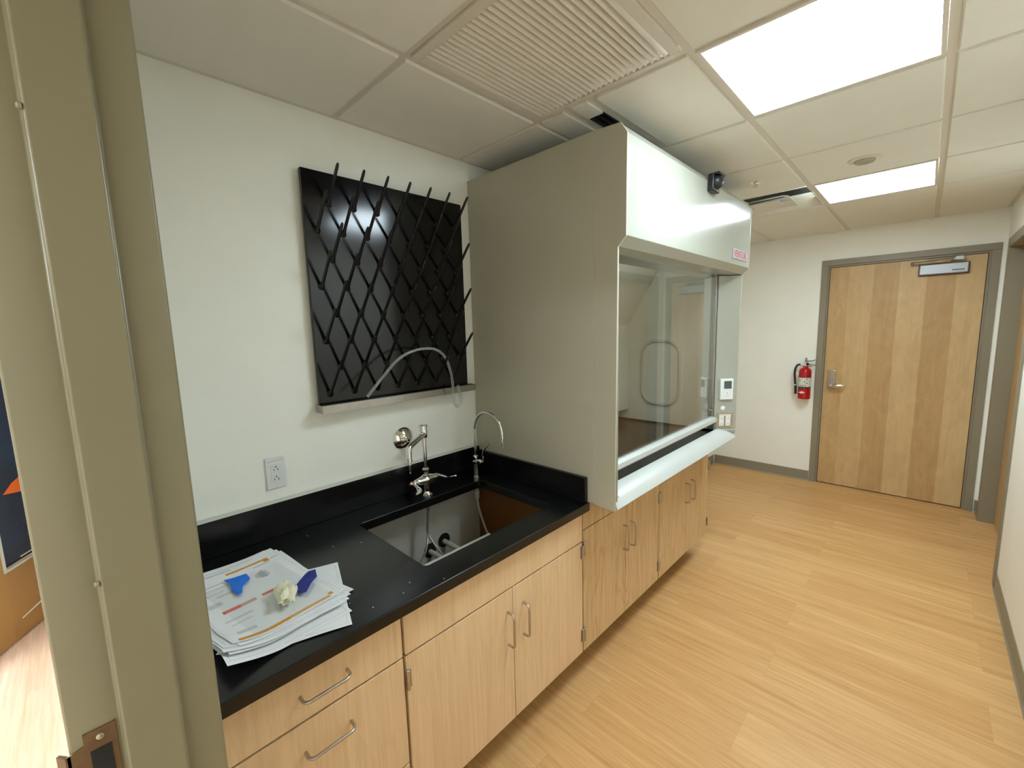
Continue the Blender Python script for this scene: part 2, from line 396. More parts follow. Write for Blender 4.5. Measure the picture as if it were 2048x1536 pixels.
# ---- far door
def far_door():
    d = thing('door_1', (1.494, YE, 0), None, None); d['kind'] = 'structure'
    mb = MB(); x0, x1, z = DO
    for a, b in ((x0-.045, x0+.006), (x1-.006, x1+.045)):
        mb.box(a, b, YE-.012, YE+.02, 0, z+.05 if False else z-.006)
    mb.box(x0-.045, x1+.045, YE-.012, YE+.02, z-.006, z+.046)
    mb.build('door_frame', 'frame2', d, bevel=.002)
    mb = MB()
    mb.box(x0+.004, x0+.020, YE+.004, YE+.09, 0, z-.004); mb.box(x1-.020, x1-.004, YE+.004, YE+.09, 0, z-.004)
    mb.box(x0+.020, x1-.020, YE+.004, YE+.09, z-.022, z-.004)
    mb.build('door_stop', 'frame2', d, bevel=.001)
    l = MB().box(x0+.0235, x1-.0235, YE+.008, YE+.05, .009, z-.0255).build('door_leaf', 'door', d, bevel=.001)
    mb = MB(); yf = YE+.008
    mb.box(1.026, 1.090, yf-.010, yf+.001, .955, 1.130)
    o = mb.build('lever_plate', 'steel', l, bevel=.003)
    mb = MB(); mb.tube([(1.058, yf-.008, .990), (1.058, yf-.058, .990)], .011)
    mb.tube(smoothpath([(1.058, yf-.055, .990), (1.085, yf-.062, .992), (1.13, yf-.060, .993), (1.168, yf-.052, .992)]), [.0145]*18+[.011], 12)
    mb.build('lever_handle', 'chrome', l)
    # closer
    c = MB().box(1.607, 1.892, yf-.052, yf-.010, 1.962, 2.044).build('closer_body', 'alu', l, bevel=.006)
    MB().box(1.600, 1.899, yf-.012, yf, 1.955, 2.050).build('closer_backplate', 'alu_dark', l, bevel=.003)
    t = MB()
    for i in range(8): t.box(1.800+i*.009, 1.8065+i*.009, yf-.0528, yf-.0518, 1.982, 1.992)
    t.build('closer_lettering', 'blk', l, smooth=False)
    a = MB().tube([(1.560, yf-.030, 2.066), (1.815, yf-.052, 2.074)], .009, 8)
    a.tube([(1.560, yf-.022, 2.074), (1.560, yf-.038, 2.050)], .011, 8)
    a.tube([(1.575, yf-.04, 2.058), (1.79, yf-.042, 2.058)], .006, 8)
    a.build('closer_arm', 'steel', l)
    MB().prism([(1.800, 2.066), (1.815, 2.094), (1.858, 2.094), (1.868, 2.070), (1.858, 2.060)], yf-.060, yf-.020).build('closer_elbow', 'alu', l, bevel=.003)
far_door()

# ---- door in the right-hand recess
def side_door():
    d = thing('door_2', (XR, 4.28, 0), None, None); d['kind'] = 'structure'
    y0, y1, z = D2; mb = MB()
    mb.box(XR-.010, XR+.10, y1-.022, y1+.045, 0, z-.022); mb.box(XR-.010, XR+.10, y0-.045, y0+.022, 0, z-.022)
    mb.box(XR-.010, XR+.10, y0-.045, y1+.045, z-.022, z+.045)
    mb.build('door_frame', 'frame2', d, bevel=.002)
    MB().box(XR+.080, XR+.122, y0+.026, y1-.026, .008, z-.026).build('door_leaf', 'door', d, bevel=.001)
side_door()

# ---- metal jamb of the doorway the camera looks through
def jamb():
    t = thing('trim_1', (XJ, YN1, 0), None, None); t['kind'] = 'structure'
    P = [(.865, YN1+.002), (.865, YN1), (XJ, YN1), (XJ, .053), (XJ+.016, .053), (XJ+.016, -.006), (XJ, -.006), (XJ, YN0), (.865, YN0), (.865, YN0-.002),
         (XJ+.0, YN0-.002), (XJ+.002, YN0), (XJ+.002, -.008), (XJ+.018, -.008), (XJ+.018, .055), (XJ+.002, .055), (XJ+.002, YN1), (XJ, YN1+.002)]
    Q = [(.867, YN1+.003), (XJ, YN1+.003), (XJ+.0015, YN1), (XJ+.0015, .0545), (XJ+.016, .0545), (XJ+.016, -.0075), (XJ+.0015, -.0075), (XJ+.0015, YN0), (XJ, YN0-.003), (.867, YN0-.003)]
    MB().prism(Q, 0, 2.16, 'z').build('jamb', 'frame', t, bevel=.0032, seg=3)
    Q2 = [(1.96-(x-XJ)+.0, y) for x, y in Q]
    MB().prism(Q2, 0, 2.16, 'z').build('jamb', 'frame', t, bevel=.0022, seg=3)
    MB().box(XJ, 1.96, YN0-.003, YN1+.003, 2.10, 2.16).build('header', 'frame', t, bevel=.002)
    xf = XJ+.0015
    # strike plate: outline in (y,z) with a lip that wraps the corner
    s = MB().prism([(-.014, 1.094), (-.046, 1.094), (-.046, 1.078), (-.062, 1.074), (-.062, .985), (-.046, .981), (-.046, .966), (-.014, .966)], xf, xf+.002, 'x')
    s.prism([(xf+.002, -.059), (xf+.002, -.064), (xf-.010, -.072), (xf-.012, -.069), (xf-.001, -.061)], .985, 1.074, 'z')
    p = s.build('strike_plate', 'bronze', t, smooth=False)
    MB().box(xf+.0018, xf+.0026, -.041, -.020, 1.000, 1.066).build('latch_hole', 'dark', p, smooth=False)
    for z in (1.082, .976):
        MB().lathe((xf+.002, -.030, z), [(.0042, 0), (.0042, .0006), (.003, .0012)], (1, 0, 0), 14).build('screw', 'steel', p)
    for z in (1.875, 1.296):
        MB().lathe((XJ+.013, -.0075, z), [(.004, 0), (.004, .003), (.0025, .005)], (0, -1, 0), 12).build('silencer', 'frame2', t)
jamb()

# ---- glazed door standing open in the adjoining room
def hall_door():
    a = Vector((-1.636, -.429, 0)); tdir = Vector((-.869, .494, 0)).normalized(); ang = math.atan2(tdir.y, tdir.x)
    d = thing('door_3', (0, 0, 0), None, None); d['kind'] = 'structure'
    d.location = a; d.rotation_euler = (0, 0, ang)
    MT = Matrix.Translation(a) @ Matrix.Rotation(ang, 4, 'Z')
    def B(mb, *k, **kw): return mb.xform(MT).build(*k, **kw)
    mb = MB(); u0, u1 = -.19, .74
    mb.box(u0, .112, 0, .045, .012, 2.1); mb.box(.62, u1, 0, .045, .012, 2.1); mb.box(.112, .62, 0, .045, .012, .405); mb.box(.112, .62, 0, .045, 1.95, 2.1)
    B(mb, 'door_leaf', 'door_brown', d, bevel=.001)
    mb = MB(); mb.box(.106, .626, -.008, -.0003, .398, .412); mb.box(.106, .626, -.008, -.0003, 1.94, 1.956); mb.box(.106, .118, -.008, -.0003, .412, 1.94); mb.box(.614, .626, -.008, -.0003, .412, 1.94)
    B(mb, 'lite_frame', 'sill', d, bevel=.001)
    B(MB().box(.118, .614, .014, .022, .412, 1.94), 'pane', 'pane', d, smooth=False)
    B(MB().prism([(.205, .800), (.34, .775), (.34, .87), (.27, .845)], .010, .0135, 'y'), 'orange_shape', 'orange_flat', d, smooth=False)  # orange shape seen through the lite, set just before the pane
    B(MB().prism([(.165, .104), (.165, .109), (.34, .131), (.34, .121)], -.003, -.0005, 'y'), 'glare_streak', 'wht', d, smooth=False)  # glare streak near the door foot, painted as a white strip
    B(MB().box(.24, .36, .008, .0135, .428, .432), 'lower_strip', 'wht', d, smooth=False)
hall_door()
# far side of leaf faces away: the camera sees its +n side
# ================================================================== CEILING THINGS
def panel(name, x0, x1, y0, y1, z, mat, label, group=None):
    t = thing(name, ((x0+x1)/2, (y0+y1)/2, z), label, 'light', group)
    g = .0135; mb = MB(); zz = z-.001 if z < 2.5 else z-.014
    a, b, c, d = x0+g, x1-g, y0+g, y1-g; f = .012
    mb.box(a, b, c, c+f, zz, zz+.02); mb.box(a, b, d-f, d, zz, zz+.02); mb.box(a, a+f, c+f, d-f, zz, zz+.02); mb.box(b-f, b, c+f, d-f, zz, zz+.02)
    mb.build('frame', 'grid', t, smooth=False)
    MB().box(a+f, b-f, c+f, d-f, zz+.003, zz+.010).build('diffuser', mat, t, smooth=False)
panel('ceiling_light', X2, X3, 1.3985, 2.008, H, 'lamp', 'large bright square ceiling light panel nearest, at the top of the photo')
panel('ceiling_light', X2, X3, 3.227, 3.837, H, 'lamp', 'smaller-looking bright ceiling light panel farther off, near the wooden door')
panel('ceiling_light', -1.6, -.4, -1.6, -1.0, 2.6, 'fill_hall', 'unseen ceiling panel added as fill in the adjoining room beyond the metal door jamb')
panel('ceiling_light', .9, 2.1, -2.4, -1.8, 2.6, 'fill_hall', 'unseen ceiling panel added as fill in the adjoining room, behind the doorway')

def grille():
    x0, x1, y0, y1 = X1+.0135, X2-.0135, .789+.0135, 1.3985-.0135
    t = thing('return_air_grille', ((x0+x1)/2, (y0+y1)/2, H), 'square white louvred return air grille in the ceiling left of the large light', 'air grille')
    mb = MB(); f = .030; z0, z1 = H-.001, H+.010
    mb.box(x0, x1, y0, y0+f, z0, z1); mb.box(x0, x1, y1-f*.6, y1, z0, z1); mb.box(x0, x0+f, y0+f, y1-f*.6, z0, z1); mb.box(x1-f, x1, y0+f, y1-f*.6, z0, z1)
    mb.build('frame', 'grid', t, bevel=.0015)
    MB().box(x0+.004, x1-.004, y0+.004, y1-.004, H+.026, H+.030).build('backing', 'dark', t, smooth=False)
    n = 25; a, b = x0+f, x1-f
    for i in range(n):
        cx = a+(b-a)*(i+.5)/n; pr = []
        for k in range(6):
            s = k/5; pr.append((cx-.0085+.0122*s, H+.001+.013*s**1.6))
        pr2 = [(p[0]-.0005, p[1]+.0016) for p in pr[::-1]]
        MB().prism(pr+pr2, y0+f-.004, y1-f*.6+.001).build('blade', 'grid', t)
grille()

def slot():
    t = thing('slot_diffuser', (.70, 1.76, H), 'narrow black two-slot air diffuser in the ceiling just above the fume hood corner', 'air diffuser')
    MB().box(.668, .735, 1.522, 1.995, H+.03, H+.034).build('backing', 'dark', t, smooth=False)
    mb = MB(); mb.box(.669, .673, 1.523, 1.99, H+.004, H+.03); mb.box(.730, .734, 1.523, 1.99, H+.004, H+.03)
    mb.box(.699, .704, 1.523, 1.99, H+.006, H+.03); mb.box(.673, .730, 1.9905, 1.995, H+.004, H+.03)
    mb.build('slot_bars', 'dark', t, smooth=False)
slot()

def square_diffuser():
    x0, x1, y0, y1 = X1+.0135, X2-.0135, 3.227+.0135, 3.837-.0135; cx, cy = (x0+x1)/2, (y0+y1)/2
    t = thing('square_diffuser', (cx, cy, H), 'white stepped square air diffuser in the ceiling beyond the fume hood', 'air diffuser')
    def ringp(h0, z0, h1, z1, th=.003):
        mb = MB(); b = mb.b
        q = lambda h, z: [b.verts.new((cx+sx*h, cy+sy*h, z)) for sx, sy in ((-1, -1), (1, -1), (1, 1), (-1, 1))]
        A, B, A2, B2 = q(h0, z0), q(h1, z1), q(h0, z0+th), q(h1, z1+th)
        for i in range(4):
            j = (i+1) % 4
            for L in ((A[i], A[j], B[j], B[i]), (A2[i], B2[i], B2[j], A2[j]), (A[i], A2[i], A2[j], A[j]), (B[i], B[j], B2[j], B2[i])): mb._f(list(L))
        return mb
    h = (x1-x0)/2
    ringp(h, H+.002, h-.045, H+.060).build('outer_cone', 'grid', t)
    MB().box(cx-h+.06, cx+h-.06, cy-h+.06, cy+h-.06, H+.09, H+.094).build('neck', 'dark', t, smooth=False)
    ringp(h-.125, H+.003, h-.165, H+.020).build('middle_cone', 'grid', t)
    hp = h-.20
    MB().box(cx-hp, cx+hp, cy-hp, cy+hp, H+.004, H+.007).build('centre_plate', 'grid', t, smooth=False)
square_diffuser()
t = thing('ceiling_speaker', (1.398, 2.93, H), 'round white disc on the ceiling tile between the two light panels', 'smoke detector')
MB().lathe((1.398, 2.93, H+.001), [(.070, 0), (.070, .004), (.062, .008), (.030, .008)], (0, 0, -1), 36).build('rim', 'grid', t)
mb = MB(); mb.lathe((1.398, 2.93, H-.007), [(.045, 0), (.045, .004), (.040, .009), (.001, .010)], (0, 0, -1), 32); mb.build('centre_disc', 'hood', t)
t = thing('sprinkler', (.905, 2.90, H), 'small chrome fire sprinkler head in the ceiling beyond the fume hood', 'sprinkler')
MB().lathe((.905, 2.90, H+.001), [(.030, 0), (.030, .002), (.016, .007), (.010, .007)], (0, 0, -1), 24).build('escutcheon', 'chrome', t)
mb = MB(); mb.lathe((.905, 2.90, H-.006), [(.009, 0), (.009, .010), (.004, .012), (.004, .026)], (0, 0, -1), 14)
mb.tube([(.893, 2.90, H-.016), (.895, 2.90, H-.030), (.905, 2.90, H-.036), (.915, 2.90, H-.030), (.917, 2.90, H-.016)], .002, 6)
mb.lathe((.905, 2.90, H-.034), [(.016, 0), (.016, .0015), (.001, .002)], (0, 0, -1), 16)
mb.build('head', 'chrome', t)

# ================================================================== CASEWORK
def handle_v(y, z0, z1, parent):
    x = XF; p = [(x-.001, y, z0), (x+.018, y, z0)]
    p += arc((x+.018, y, z0+.014), .014, -90, 0, (1, 0, 0), (0, 0, 1), 6)
    p += arc((x+.018, y, z1-.014), .014, 0, 90, (1, 0, 0), (0, 0, 1), 6)
    p += [(x-.001, y, z1)]
    return MB().tube(p, .0042, 12).build('handle', 'handle', parent)
def handle_h(y0, y1, z, parent):
    x = XF; p = [(x-.001, y0, z)]
    p += arc((x+.018, y0+.014, z), .014, -90, 0, (0, 1, 0), (1, 0, 0), 0+1)[:0]
    p += [(x+.016, y0, z)]+arc((x+.016, y0+.015, z), .015, 180, 90, (0, 1, 0), (1, 0, 0), 6)
    p += arc((x+.016, y1-.015, z), .015, 90, 0, (0, 1, 0), (1, 0, 0), 6)+[(x-.001, y1, z)]
    return MB().tube(p, .0042, 12).build('handle', 'handle', parent)
def hinge(y, z, parent, sgn):
    mb = MB(); x = XF+.004
    mb.tube([(x, y, z-.032), (x, y, z-.030), (x, y, z+.030), (x, y, z+.033)], [.003, .0055, .0055, .003], 12)
    mb.box(XF-.004, XF+.0015, min(y, y+sgn*.012), max(y, y+sgn*.012), z-.028, z+.028)
    return mb.build('hinge', 'steel', parent)
def carcass(y0, y1, ztop, t, wood_m, hollow=False, zb=.16):
    th = .018; mb = MB(); xb = XF-.020
    mb.box(.02, xb, y0, y0+th, zb-.002, ztop); mb.box(.02, xb, y1-th, y1, zb-.002, ztop)
    mb.box(.02, xb, y0+th, y1-th, zb-.002, zb+.016)
    mb.box(xb-.02, xb, y0+th, y1-th, ztop-.03, ztop)
    mb.build('body', ['cabin' if hollow else 'edge'], t, smooth=False)
    MB().box(.012, .0195, y0, y1, zb-.002, ztop).build('back_board', 'paneback', t, smooth=False)
    MB().box(.535, .55, y0, y1, 0, zb-.003).build('toe_kick', 'toe', t, smooth=False)
def front(name, y0, y1, z0, z1, t, mat):
    return MB().box(XF-.019, XF, y0, y1, z0, z1).build(name, mat, t, bevel=.0016, seg=2)
ZU = ZC-.0372   # underside of the worktop
Y0c, Y1c, Y2c, Y3c, Y4c = .108, .566, 1.452, 2.197, 2.938
t = thing('drawer_cabinet', (.34, (Y0c+Y1c)/2, 0), 'maple cabinet of stacked drawers under the papers at the near end', 'cabinet')
carcass(Y0c, Y1c, ZU, t, 'maple')
for z0, z1, hz in ((.690, .833, .756), (.350, .684, .607), (.163, .344, .27)):
    dr = front('drawer', Y0c+.003, Y1c-.0042, z0, z1, t, 'maple'); handle_h(.287, .402, hz, dr)
t = thing('sink_cabinet', (.34, (Y1c+Y2c)/2, 0), 'maple two-door base cabinet under the open sink cutout', 'cabinet')
carcass(Y1c, Y2c, ZU, t, 'maple', True)
front('false_drawer_front', Y1c+.0042, Y2c-.0042, .690, .833, t, 'maple')
ym = 1.012
a = front('door', Y1c+.0042, ym-.0015, .163, .684, t, 'maple'); handle_v(.984, .477, .604, a); hinge(Y1c+.0065, .612, a, 1); hinge(Y1c+.0065, .245, a, 1)
b = front('door', ym+.0015, Y2c-.0042, .163, .684, t, 'maple'); handle_v(1.064, .475, .602, b); hinge(Y2c-.006, .640, b, -1); hinge(Y2c-.006, .247, b, -1)
for nm, y0, y1, ym, h1, h2, lab in (('hood_base_cabinet', Y2c, Y3c, 1.822, 1.800, 1.868, 'light wood two-door cabinet under the left half of the fume hood, beside the sink cabinet'),
                                ('hood_base_cabinet', Y3c, Y4c, 2.574, 2.553, 2.640, 'light wood two-door cabinet under the right half of the fume hood, farthest along the run')):
    t = thing(nm, (.34, (y0+y1)/2, 0), lab, 'cabinet')
    carcass(y0, y1, .872, t, 'ash')
    front('top_rail', y0+.0042, y1-.0042, .739, .872, t, 'ash')
    a = front('door', y0+.0042, ym-.0015, .163, .734, t, 'ash'); handle_v(h1, .510, .634, a); hinge(y0+.006, .652, a, 1); hinge(y0+.006, .247, a, 1)
    b = front('door', ym+.0015, y1-.0042, .163, .734, t, 'ash'); handle_v(h2, .508, .632, b); hinge(y1+(.004 if y1 > 2.5 else -.006), .650, b, -1); hinge(y1+(.004 if y1 > 2.5 else -.006), .247, b, -1)

# ---- worktop with the sink cutout
def worktop():
    t = thing('worktop', (.36, .78, ZC), 'black epoxy worktop with a rectangular sink cutout and raised backsplash', 'countertop')
    ox0, ox1, oy0, oy1, r = .155, .602, .702, 1.330, .018
    X0, X1_, Y0, Y1 = .001, .715, .106, 1.4515
    bm = bmesh.new(); z1, z0 = ZC, ZU+.0002
    inner = []
    for cx, cy, a0 in ((ox1-r, oy1-r, 0), (ox0+r, oy1-r, 90), (ox0+r, oy0+r, 180), (ox1-r, oy0+r, 270)):
        for i in range(7):
            a = R(a0+90*i/6); inner.append((cx+r*math.cos(a), cy+r*math.sin(a)))
    outer = [(X1_, Y1), (X0, Y1), (X0, Y0), (X1_, Y0)]
    def level(z):
        return [bm.verts.new((*p, z)) for p in outer], [bm.verts.new((*p, z)) for p in inner]
    Ot, It = level(z1); Ob, Ib = level(z0)
    n = len(inner)
    for O, I, fl in ((Ot, It, False), (Ob, Ib, True)):
        for c in range(4):
            seg = I[c*7:(c+1)*7]; nx = I[((c+1)*7) % n]; on = O[(c+1) % 4]
            for i in range(6):
                f = [O[c], seg[i+1], seg[i]]; bm.faces.new(f if not fl else f[::-1])
            f = [O[c], on, nx, seg[6]]; bm.faces.new(f if not fl else f[::-1])
    for i in range(4): bm.faces.new([Ot[i], Ob[i], Ob[(i+1) % 4], Ot[(i+1) % 4]])
    for i in range(n): bm.faces.new([It[i], It[(i+1) % n], Ib[(i+1) % n], Ib[i]])
    mb = MB(); mb.b.free(); mb.b = bm
    mb.build('slab', 'epoxy', t, bevel=.003, seg=2)
    mb = MB(); mb.box(.001, .0205, .106, 1.4515, ZC+.0003, 1.002); mb.build('backsplash', 'epoxy', t, bevel=.0015)
    mb = MB(); mb.box(.0208, .704, 1.432, 1.4512, ZC+.0003, .984); mb.build('side_splash', 'epoxy', t, bevel=.0015)
    MB().prism([(.001, 1.0022), (.0205, 1.0022), (.0205, 1.0028), (.004, 1.009), (.001, 1.010)], .106, 1.4515).build('sealant_bead', 'sealant', t, smooth=False)
worktop()
mb = MB()
for x, y in ((.545, .438), (.60, .455), (.665, .49), (.64, .62), (.70, .70), (.25, .56), (.10, .53), (.30, .64), (.67, .58)):
    mb.lathe((x, y, ZC+.0002), [(.0016, 0), (.0012, .001), (.0003, .0014)], k=7)
tag(mb.build('debris_speck', 'wht'), 'tiny white specks of debris scattered on the black worktop', 'debris', kind='stuff')

# ---- rough plumbing seen through the cutout
def drain(y, z, label, L):
    t = thing('drain_stub', (.02, y, z), label, 'pipe', None)
    MB().lathe((.0197, y, z), [(.036, 0), (.036, .0006)], (1, 0, 0), 28).build('wall_hole', 'dark', t)
    MB().tube([(.0205, y, z-.006), (.02+L, y+.004, z-.010), (.035+L, y+.006, z-.018), (.038+L, y+.008, z-.05)], .0125, 16).build('pipe', 'pvc', t)
drain(1.195, .570, 'pale pipe stub from the right-hand hole in the sink cabinet back', .11)
drain(1.110, .550, 'pale pipe stub from the left-hand hole in the sink cabinet back', .13)
mb = MB().tube([(.288, .60, .662), (.288, 1.26, .662)], .009, 16)
tag(mb.build('supply_pipe', 'pvc'), 'long pale pipe running sideways low inside the sink cabinet', 'pipe')

# ---- faucets
def tube_curve(mb, pts, r, k=12, n=6): return mb.tube(smoothpath(pts, n), r, k)
def wing(mb, root, mid, tip, w0=.006, w1=.012):
    """paddle handle: flattened tapered blade along a curve"""
    P = smoothpath([root, mid, tip], 6); n = len(P)
    L = [mb.b.verts.new(p) for p in ()]
    rings = []
    for i, p in enumerate(P):
        d = (P[min(i+1, n-1)]-P[max(i-1, 0)]).normalized(); side = d.cross(Vector((0, 0, 1)))
        if side.length < 1e-3: side = Vector((0, 1, 0))
        side.normalize(); upv = side.cross(d)
        wd = w0+(w1-w0)*min(1, i/(n*.55)); wd *= (1 if i < n-2 else .7 if i == n-2 else .35)
        rings.append([mb.b.verts.new(p+side*(wd*math.cos(2*PI*k/10))+upv*(.0032*math.sin(2*PI*k/10))) for k in range(10)])
    for A, B in zip(rings, rings[1:]):
        for i in range(10): mb._f([A[i], A[(i+1) % 10], B[(i+1) % 10], B[i]])
    mb._f(rings[0][::-1]); mb._f(rings[-1])
def serrated(mb, top, tip, r):
    a, b = Vector(top), Vector(tip); n = 14; P = []; rs = []
    for i in range(n+1):
        s = i/n; P.append(a.lerp(b, s)); rs.append((r*(1-.45*s))*(1.0 if i % 2 == 0 else .82))
    mb.tube(P, rs, 12)
def faucet_main():
    x, y = .107, 1.052
    t = thing('mixing_faucet', (x, y, ZC), 'chrome lab mixing faucet with two wing handles, at the middle of the sink cutout', 'faucet')
    mb = MB()
    mb.lathe((x, y, ZC+.0005), [(.026, 0), (.026, .004), (.019, .010), (.016, .020), (.016, .050)])
    # horizontal valve body
    A = Vector((x, y, .947)); u = Vector((.42, -.62, 0)).normalized()
    u = Vector((.36, .93, 0)).normalized()*-1
    u = Vector((0, -1, 0))
    mb.lathe(A-u*.052, [(.010, 0), (.015, .004), (.016, .015), (.024, .038), (.026, .052), (.024, .066), (.016, .089), (.015, .100), (.010, .104)], u, 20)
    mb.lathe((x, y, .955), [(.020, 0), (.020, .012), (.012, .018), (.012, .024), (.016, .028), (.016, .040), (.011, .046)])
    mb.build('valve_body', 'chrome', t)
    mb = MB(); mb.lathe((x, y, 1.0), [(.0085, 0), (.0085, .145)], k=16); mb.build('riser', 'chrome', t)
    mb = MB(); mb.lathe((x, y, 1.140), [(.013, 0), (.016, .010), (.017, .030), (.015, .034), (.015, .046), (.019, .047), (.019, .056), (.015, .060)])
    mb.build('vacuum_breaker', 'chrome', t)
    e = Vector((.205, .912, 1.143)); s = Vector((x, y, 1.158)); d = (e-s).normalized()
    mb = MB(); mb.tube([s+d*.012, s+d*.06, s+d*.12, e-d*.012, e-d*.003+Vector((0, 0, -.003)), e+Vector((0, 0, -.014)), e+Vector((0, 0, -.05))],
                       [.0135, .0125, .0115, .011, .0105, .010, .0095], 16); mb.build('spout', 'chrome', t)
    mb = MB(); mb.lathe(e+Vector((0, 0, -.048)), [(.0105, 0), (.0105, .012), (.007, .014)], (0, 0, -1), 16)
    serrated(mb, e+Vector((0, 0, -.058)), e+Vector((0, 0, -.108)), .0075); mb.build('serrated_nozzle', 'chrome', t)
    # handles
    h1 = A+u*.055; mb = MB(); mb.lathe(A+u*.050, [(.013, 0), (.013, .010), (.008, .014), (.008, .026), (.010, .028), (.006, .034)], u, 16)
    wing(mb, h1+Vector((.004, -.018, .004)), h1+Vector((.040, -.010, -.020)), h1+Vector((.070, -.045, -.026))); hot = mb.build('handle', 'chrome', t)
    MB().lathe(A+u*.083, [(.0055, 0), (.0055, .003), (.003, .004)], u, 14).build('red_button', 'redmark', hot)
    h2 = A-u*.055; mb = MB(); mb.lathe(A-u*.050, [(.013, 0), (.013, .010), (.008, .014), (.008, .022), (.005, .026)], -u, 16)
    wing(mb, h2+Vector((.004, .014, .004)), h2+Vector((.060, .020, .006)), h2+Vector((.125, .016, .026))); mb.build('handle', 'chrome', t)
    mb = MB(); tube_curve(mb, [(x, y, ZU), (x, y-.004, .76), (x+.004, y-.012, .68), (.15, 1.00, .640), (.20, .93, .622), (.25, .870, .620)], .0050); mb.build('supply_hose', 'braid', t)
    mb = MB(); tube_curve(mb, [(x, y+.008, ZU), (x-.006, y+.002, .76), (x-.008, y-.004, .70), (x+.02, y+.002, .655), (.17, 1.065, .615), (.26, 1.06, .585)], .0050); mb.build('supply_hose', 'braid', t)
    return t
faucet_main()
def faucet_goose():
    x, y = .106, 1.350
    t = thing('gooseneck_faucet', (x, y, ZC), 'tall slim chrome gooseneck faucet in the corner beside the fume hood', 'faucet')
    mb = MB(); mb.lathe((x, y, ZC+.0005), [(.019, 0), (.019, .006), (.015, .010), (.011, .070), (.014, .074), (.017, .080), (.017, .084), (.010, .088), (.012, .094), (.014, .102), (.012, .110), (.007, .114)])
    mb.build('base', 'chrome', t)
    c = Vector((x+.098, y, 1.120)); P = [(x, y, .985), (x, y, 1.05)]+arc(c, .098, 180, 0, (1, 0, 0), (0, 0, 1), 18)[0:]
    c2 = P[-1]; mb = MB(); mb.tube(P+[(c2.x, c2.y, 1.105)], .0060, 14); mb.build('neck', 'chrome', t)
    mb = MB(); mb.lathe((c2.x, y, 1.112), [(.0078, 0), (.0078, .010), (.006, .012)], (0, 0, -1), 14); serrated(mb, (c2.x, y, 1.102), (c2.x, y, 1.062), .0062); mb.build('serrated_nozzle', 'chrome', t)
    mb = MB(); d = Vector((1, .0, 0)); mb.lathe((x+.008, y, .962), [(.007, 0), (.007, .018), (.011, .020), (.011, .034), (.006, .038), (.006, .050)], d, 14)
    wing(mb, (x+.054, y, .962), (x+.058, y, 1.015), (x+.088, y+.01, 1.060), .004, .009); mb.build('handle', 'chrome', t)
    MB().lathe((x, y, ZU), [(.008, 0), (.008, .030), (.012, .031), (.013, .048), (.010, .050), (.012, .053), (.012, .070), (.007, .078)], (0, 0, -1), 14).build('coupling', 'pvc', t)
    mb = MB(); tube_curve(mb, [(x, y, .765), (x+.004, y+.006, .71), (x+.02, y+.016, .64), (x+.05, y+.026, .56)], .0055); mb.build('supply_hose', 'pvc', t)
faucet_goose()
t = thing('wall_flange', (0, 1.012, 1.127), 'round chrome wall flange behind the mixing faucet', 'pipe flange')
MB().lathe((.0005, 1.012, 1.127), [(.052, 0), (.052, .003), (.046, .009), (.030, .020), (.016, .026), (.013, .027)], (1, 0, 0), 40).build('escutcheon', 'chrome', t)
MB().tube([(.026, 1.012, 1.127), (.046, 1.012, 1.127)], .010, 18).build('stub', 'chrome', t)
MB().lathe((.0458, 1.012, 1.127), [(.0065, 0), (.0065, .0006)], (1, 0, 0), 16).build('stub_bore', 'dark', t)

# ---- outlets
def receptacle(mbw, mbk, cx, cz, w=.034, h=.067, d0=.006):
    """decora receptacle drawn in (u,v) plane; returns list of boxes in local coordinates (u right, v up, w out)"""
    mbw.box(cx-w/2, cx+w/2, cz-h/2, cz+h/2, d0-.002, d0+.0012)
    for v in (.018, -.018):
        mbk.box(cx-.0075, cx-.0055, cz+v-.010, cz+v-.002, d0+.0011, d0+.0015)
        mbk.box(cx+.0055, cx+.0078, cz+v-.010, cz+v-.002, d0+.0011, d0+.0015)
        mbk.lathe((cx, cz+v+.004, d0+.0011), [(.0025, 0), (.0025, .0004)], (0, 0, 1), 10)
def planeM(o, u, v, w):
    o, u, v, w = Vector(o), Vector(u).normalized(), Vector(v).normalized(), Vector(w).normalized()
    mm = Matrix.Identity(4)
    for j in range(3): mm[j][0] = u[j]; mm[j][1] = v[j]; mm[j][2] = w[j]; mm[j][3] = o[j]
    return mm
MT = planeM((.0003, .474, 1.111), (0, 1, 0), (0, 0, 1), (1, 0, 0))
t = thing('wall_outlet', (0, .474, 1.111), 'white duplex outlet on the wall above the backsplash, left of the faucets', 'outlet')
MB().box(-.033, .033, -.059, .059, 0, .006).xform(MT).build('cover_plate', 'wht', t, bevel=.0025)
a, b = MB(), MB(); receptacle(a, b, 0, 0); r_ = a.xform(MT).build('receptacle', 'wht', t, bevel=.0006); b.xform(MT).build('slots', 'dark', r_, smooth=False)
MB().box(-.030, .030, .042, .047, .0061, .0064).xform(MT).build('caption_strip', 'inkfaint', t, smooth=False)

